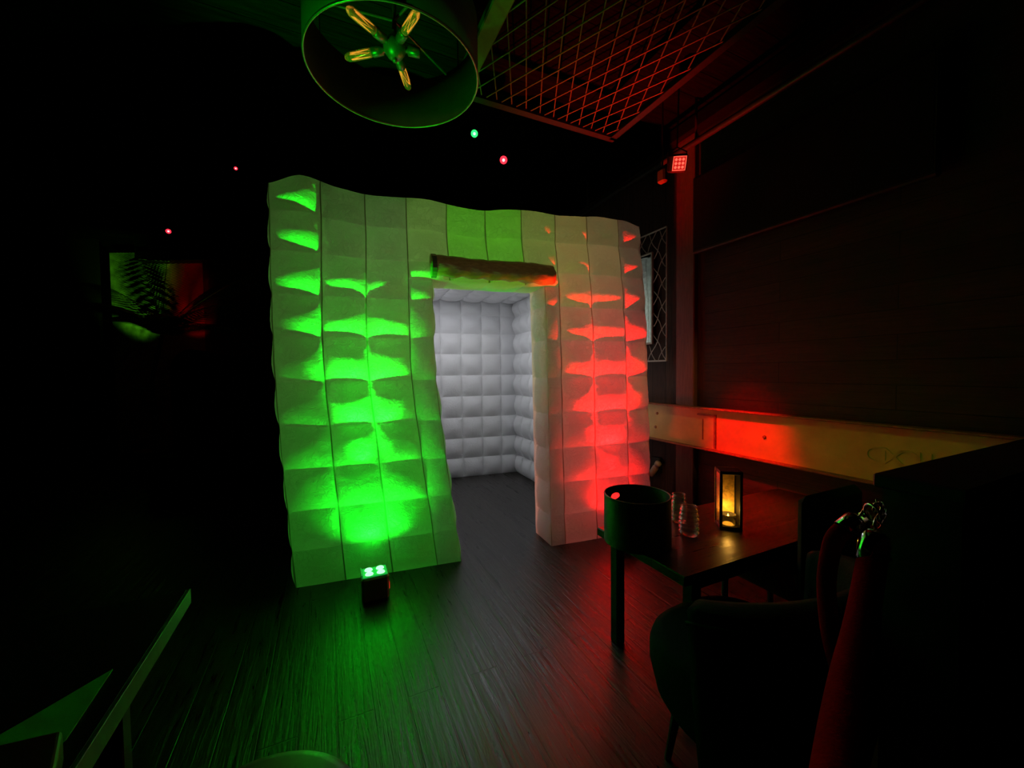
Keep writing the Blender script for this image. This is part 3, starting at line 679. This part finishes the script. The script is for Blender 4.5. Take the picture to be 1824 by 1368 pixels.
SCH = thing('upholstered_side_chair', 'dark upholstered side chair with upright back behind the hanging rope clasp', 'chair', room(1.93, .93, 0), ROOM)
f = MB(); f.box((0, .0, .63), (.42, .06, .42), bev=.028); f.build('backrest', M_VELVET, SCH, True, bevel=.01)
f = MB(); f.box((0, .20, .42), (.44, .40, .09), bev=.03); f.build('seat', mat('dark_red_seat_cloth', (.08, .01, .01), .8), SCH, True)
for x in (-.18, .18):
    for y in (.02, .36):
        f = MB(); f.tube([(x, y, .44 if y > .1 else .5), (x, y, 0)], [.018, .012], 10); f.build('leg', M_BLACK, SCH)

# ================================================================== PARTITION, ROPES
PT = thing('wooden_partition', 'tall black panelled partition standing right of the rope', 'partition', (0, 0, 0), ROOM)
pv, pu, pz = 1.09, .375, 1.125
M_PART = mat('dark_partition_wood', (.03, .022, .018), .5, 0, .1, 20)
f = MB(); PE = D-.135; f.box(((pv+PE)/2+.005, pu, (pz-.03)/2), (PE-pv-.03, .12, pz-.03)); f.build('panel', M_PART, PT)
f = MB(); f.box(((pv+PE)/2, pu, pz-.015), (PE-pv, .145, .03), bev=.004); f.build('cap_rail', M_PART, PT)
f = MB(); f.box((2.0, pu-.085, .93), (1.5, .05, .03), bev=.004); f.build('ledge', M_PART, PT)
# ring plate on the end of the partition
pl = at(1541, 919, .86)
RP = thing('rope_ring_plate', 'bright diamond plate with ring fixed to the partition end', 'wall ring', pl, 0)
qd = Matrix.Rotation(R(9), 3, 'Y') @ Matrix.Rotation(R(45), 3, 'X')
f = MB(); f.box((0, 0, 0), (.003, .024, .024), qd, bev=.001); f.build('plate', mat('satin_chrome', (.85, .85, .85), .3, 1), RP)
f = MB(); f.lathe([(0, .004), (.003, .003), (.004, 0)], 10, Matrix.Rotation(R(-90), 3, 'Y'), (-.002, 0, 0)); f.build('screw', M_IRON, RP)
f = MB(); cr = Vector((-.004, -.022, .014))
f.tube([cr+Vector((-.012*math.sin(a)*.3, .019*math.cos(a), .019*math.sin(a))) for a in [2*math.pi*i/28 for i in range(28)]], .0028, 8, closed=True); f.build('ring', M_CHROME, RP, True)
def cyl(mb, a, b, r, n=20): mb.tube([a, b], r, n)
def rope(label, cap_top, pts, r, hookpts):
    t = thing('velvet_rope', label, 'rope', pts[0]); o0 = Vector(pts[0]); L_ = [Vector(p)-o0 for p in pts]; ct = Vector(cap_top)-o0
    # smooth the path
    sm_ = []
    n = len(L_)
    for i in range(n-1):
        p0 = L_[max(0, i-1)]; p1 = L_[i]; p2 = L_[i+1]; p3 = L_[min(n-1, i+2)]
        for k in range(8):
            s = k/8; sm_.append(.5*((2*p1)+(p2-p0)*s+(2*p0-5*p1+4*p2-p3)*s*s+(3*p1-p0-3*p2+p3)*s**3))
    sm_.append(L_[-1])
    f = MB(); f.tube(sm_, r, 24); f.build('velvet_sleeve', M_ROPE, t, True)
    d = (ct-L_[0]); ln = d.length; q = d.to_track_quat('Z', 'Y').to_matrix()
    f = MB(); f.lathe([(r*1.02, -.02*0), (r*1.08, 0), (r*1.08, ln*.72), (r*.98, ln*.86), (r*.6, ln*.97), (r*.25, ln), (0, ln)], 28, q); f.build('end_cap', M_CHROME, t, True)
    f = MB(); side = q @ Vector((r*1.08, 0, ln*.35)); f.lathe([(0, .005), (.003, .004), (.004, 0)], 10, (q @ Vector((-1, .3, 0))).to_track_quat('Z', 'Y').to_matrix(), q @ Vector((-r*1.05, 0, ln*.25))); f.build('rivet', M_IRON, t)
    f = MB(); f.tube([Vector(p)-o0 for p in hookpts], .0032, 8); f.build('snap_hook', M_CHROME, t, True)
    return t
def chain(pts): return pts
rope('thick red velvet rope coming towards the camera from its chrome end cap', at(1561, 945, .82),
     [at(1552, 1003, .80), at(1543, 1060, .745), at(1530, 1130, .68), at(1512, 1210, .60), at(1498, 1300, .51), at(1487, 1400, .43), at(1470, 1560, .34), at(1440, 1900, .25)], .0245,
     [at(1561, 946, .82), at(1557, 935, .825), at(1560, 925, .83), at(1567, 915, .835), at(1571, 905, .84), at(1566, 896, .845), at(1558, 898, .85), at(1556, 908, .85), at(1561, 916, .845)])
rope('dark red velvet rope hanging down behind, from the tilted chrome end cap', at(1530, 921, .86),
     [at(1502, 943, .86), at(1486, 962, .865), at(1476, 1000, .90), at(1472, 1050, .90), at(1480, 1130, .86), at(1500, 1210, .82)], .0185,
     [at(1530, 921, .86), at(1536, 913, .86), at(1541, 905, .86), at(1547, 899, .86), at(1555, 899, .86), at(1560, 904, .86)])
CHN = thing('hook_chain', 'short chain of small metal links above the chrome rope cap', 'chain', at(1560, 900, .85))
o0 = CHN.location
cp = [at(1560, 897, .855), at(1567, 895, .85), at(1573, 901, .845), at(1576, 910, .84), at(1575, 920, .838), at(1571, 929, .835), at(1564, 938, .83)]
for i, p in enumerate(cp):
    nx = cp[min(i+1, len(cp)-1)] if i < len(cp)-1 else p+(p-cp[i-1]); d = (nx-p).normalized(); sd = d.cross(Vector((0, 1, .3))).normalized() if i % 2 else Vector((0, 1, 0)).cross(d).cross(d).normalized()
    f = MB(); f.tube([p-o0+d*.008*math.cos(a)+sd*.0042*math.sin(a) for a in [2*math.pi*k/14 for k in range(14)]], .0013, 6, closed=True); f.build('link', M_CHROME, CHN, True)

# ================================================================== LOWER LEFT TABLE, STOOL
lt = Vector((-.93, 1.10, 0))
LT = thing('corner_table', 'dark table at lower left with side edge coloured as if green-lit', 'table', lt, ROOM)
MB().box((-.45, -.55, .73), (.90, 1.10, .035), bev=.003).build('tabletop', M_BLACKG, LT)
MB().box((.003, -.55, .728), (.008, 1.10, .042), bev=.001).build('edge_band', mat('edge_band_green_light', (.05, .16, .05), .4), LT)  # band colour carries the green light falling on the edge
for x in (-.82, -.12):
    for y in (-.98, -.12):
        f = MB(); f.box((x, y, .356), (.045, .045, .712), bev=.003); f.build('leg', M_BLACK, LT)
def flat(pts, z, th):
    n = len(pts); return [(p[0], p[1], z) for p in pts]+[(p[0], p[1], z+th) for p in pts], [tuple(range(n-1, -1, -1)), tuple(range(n, 2*n))]+[(i, (i+1) % n, n+(i+1) % n, n+i) for i in range(n)]
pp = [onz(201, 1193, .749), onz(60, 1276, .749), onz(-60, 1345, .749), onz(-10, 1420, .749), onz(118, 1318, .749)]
f = MB(); f.add(*flat(pp, .7485, .0025)); tag(f.build('menu_sheet', mat('menu_paper_green_light', (.12, .8, .10), .3, 0, .2, 8)), 'laminated sheet with green light in its colour, lying on the lower left table edge', 'menu')  # green light is put into the sheet's own colour
b0 = onz(108, 1299, .755)
bx = [onz(112, 1300, .80), onz(-30, 1333, .80), onz(-80, 1500, .80), onz(90, 1420, .80)]
f = MB(); n = 4; f.add(*flat(bx, .7515, .05)); tag(f.build('menu_holder', mat('dark_red_leather', (.05, .008, .008), .5), bevel=.006), 'dark red leather case on the lower left table', 'case')
st = Vector((-.375, .505, 0))
ST = thing('round_stool', 'round bar stool whose green-lit top edge shows at the bottom', 'stool', st)
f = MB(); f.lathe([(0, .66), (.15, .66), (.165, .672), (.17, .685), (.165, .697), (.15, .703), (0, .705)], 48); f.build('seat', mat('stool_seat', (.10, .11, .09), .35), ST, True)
for a in (45, 135, 225, 315):
    f = MB(); f.tube([(.11*math.cos(R(a)), .11*math.sin(R(a)), .665), (.17*math.cos(R(a)), .17*math.sin(R(a)), 0)], .012, 10); f.build('leg', M_BLACK, ST)
f = MB(); f.tube([(.15*math.cos(2*math.pi*i/32), .15*math.sin(2*math.pi*i/32), .22) for i in range(32)], .007, 8, closed=True); f.build('foot_ring', M_IRON, ST, True)

# ================================================================== ALCOVE AND PALM ON THE LEFT
a0 = at(203, 640, 6.3); a1 = at(384, 640, 6.3)
AL = thing('alcove_wall_panel', 'tall mottled wall panel in the left alcove lit green and red', 'wall panel', (0, 0, 0), 0)
def wallquad(x0, x1, y, z0, z1, th=.05): return MB().box(((x0+x1)/2, y+th/2, (z0+z1)/2), (x1-x0, th, z1-z0))
M_ALC = mat('mottled_alcove_plaster', (.45, .42, .36), .6, 0, .6, 9, .55)
M_ALC2 = mat('plain_alcove_plaster', (.42, .38, .34), .6, 0, .15, 5, .15)
xs = at(308, 600, 6.3).x
wallquad(a0.x, xs, 6.3, 0, 3.3).build('mottled_panel', M_ALC, AL); wallquad(xs, a1.x, 6.3, 0, 3.3).build('plain_panel', M_ALC2, AL)
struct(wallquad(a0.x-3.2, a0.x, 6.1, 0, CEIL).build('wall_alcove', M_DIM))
struct(wallquad(a1.x, at(500, 600, 6.2).x+.6, 6.1, 0, CEIL).build('wall_alcove', M_WALLB))
# dark bulkhead with two bright metal strips
z463 = at(300, 463, 5.9).z; z392 = at(300, 392, 5.9).z
BKH = thing('hanging_bulkhead', 'black box bulkhead with thin bright metal edge strips above the palm', 'bulkhead', (0, 0, 0))
bx0, bx1 = at(238, 430, 5.9).x, at(384, 430, 5.9).x+.1
MB().box(((bx0+bx1)/2, 6.0, (z463+z392)/2+.0), (bx1-bx0, .2, z392-z463), bev=.004).build('box', M_BLACK, BKH)
f = MB(); f.tube([at(226, 389, 5.86), at(232, 392, 5.86), at(275, 395, 5.86)], .008, 8); f.build('metal_strip', M_CHROME, BKH)
f = MB(); f.tube([at(240, 460.5, 5.86), at(305, 465, 5.86)], .008, 8)
f.build('metal_strip', M_CHROME, BKH)
for x in (bx0+.2, bx1-.2):
    f = MB(); f.tube([(x, 6.0, z392-.01), (x, 6.0, CEIL)], .012, 8); f.build('hanger', M_IRON, BKH)
pc = at(290, 835, 5.3); pc = Vector((pc.x, 5.2, 0)); crown = at(289, 598, 5.2)
PM = thing('potted_palm', 'tall potted palm with feathery fronds in front of the lit alcove', 'palm', pc)
cz = crown.z
M_PALM = mat('palm_leaf', (.16, .20, .07), .35, 0, .1, 30); M_TRUNK = mat('palm_trunk', (.10, .075, .05), .7, 0, .6, 30)
f = MB(); f.lathe([(0, 0), (.17, 0), (.21, .34), (.225, .36), (.20, .36), (.19, .33), (0, .33)], 32); f.build('pot', mat('dark_pot', (.06, .05, .045), .45), PM, True)
f = MB(); f.tube([(0, 0, .3), (.02, 0, .8), (-.01, 0, 1.3), (crown.x-pc.x, 0, cz)], [.035, .03, .027, .022], 14); f.build('trunk', M_TRUNK, PM, True)
def frond(az, el, L, droop):
    f = MB(); b = Vector((crown.x-pc.x, 0, cz)); pts = []; h = Vector((math.cos(az), math.sin(az), 0)); p = b.copy(); e = el; N_ = 18
    for i in range(N_+1): 
        pts.append(p.copy()); p = p+(h*math.cos(e)+Vector((0, 0, math.sin(e))))*L/N_; e -= droop/N_
    f.tube(pts, [.008*(1-i/N_*.8) for i in range(N_+1)], 5)
    side = Vector((-h.y, h.x, 0))
    for i in range(2, N_*3+1):
        t = i/(N_*3); k = min(N_-1, int(t*N_)); q = pts[k].lerp(pts[k+1], t*N_-k) if t < 1 else pts[-1]; tg = (pts[min(k+1, N_)]-pts[k]).normalized()
        ll = L*.34*math.sin(math.pi*min(1, t*.86+.10))**.7
        for sg in (-1, 1):
            d = (side*sg*.85+tg*.75+Vector((0, 0, -.18))).normalized(); tip = q+d*ll+Vector((0, 0, -ll*.18)); wd = tg*.009
            m_ = q.lerp(tip, .4)
            f.add([q-wd*.5, m_-wd, tip, m_+wd, q+wd*.5, m_+Vector((0, 0, .004))], [(0, 1, 5), (1, 2, 5), (2, 3, 5), (3, 4, 5), (4, 0, 5)])
    f.build('frond', M_PALM, PM)
for az, el, L, dr in ((95, 86, 1.35, 10), (150, 70, 1.3, 25), (178, 62, 1.25, 55), (205, 50, 1.0, 60), (60, 62, 1.2, 30), (22, 52, 1.3, 22), (-8, 40, 1.1, 40), (-45, 45, .9, 70), (-100, 50, .7, 80), (238, 60, .8, 70), (120, 45, 1.0, 50), (350, 24, 1.0, 40), (165, 82, 1.3, 25)):
    frond(R(az), R(el), L, R(dr))
# tall dark seat back in front of the alcove
sb = at(385, 640, 4.7); HS = thing('high_back_seat', 'tall black rounded seat back standing beside the palm in the dark', 'seat', (sb.x, 4.75, 0), R(8))
hb = .5; zt = at(385, 622, 4.7).z; f = MB(); rows = []
for y in (-.07, .07):
    rows.append([(-hb, y, .02), (-hb, y, zt-.25)]+[(-hb+.22-.22*math.cos(a), y, zt-.25+.25*math.sin(a)) for a in [R(15*i) for i in range(1, 7)]]+[(hb-.22+.22*math.sin(a), y, zt-.09-.16*(1-math.cos(a))) for a in [R(15*i) for i in range(0, 7)]]+[(hb, y, .02)])
f.strip(rows, True); n = len(rows[0]); f.f += [tuple(range(n)), tuple(range(2*n-1, n-1, -1))]; f.m += [0, 0]
f.build('seat_back', mat('black_leatherette', (.008, .008, .008), .6, 0, .2, 30, spec=.15), HS, bevel=.02)
MB().box((0, -.32, .24), (.92, .5, .44), bev=.04).build('seat_cushion', mat('black_leatherette', (.008, .008, .008)), HS)
print('done', len(bpy.data.objects))
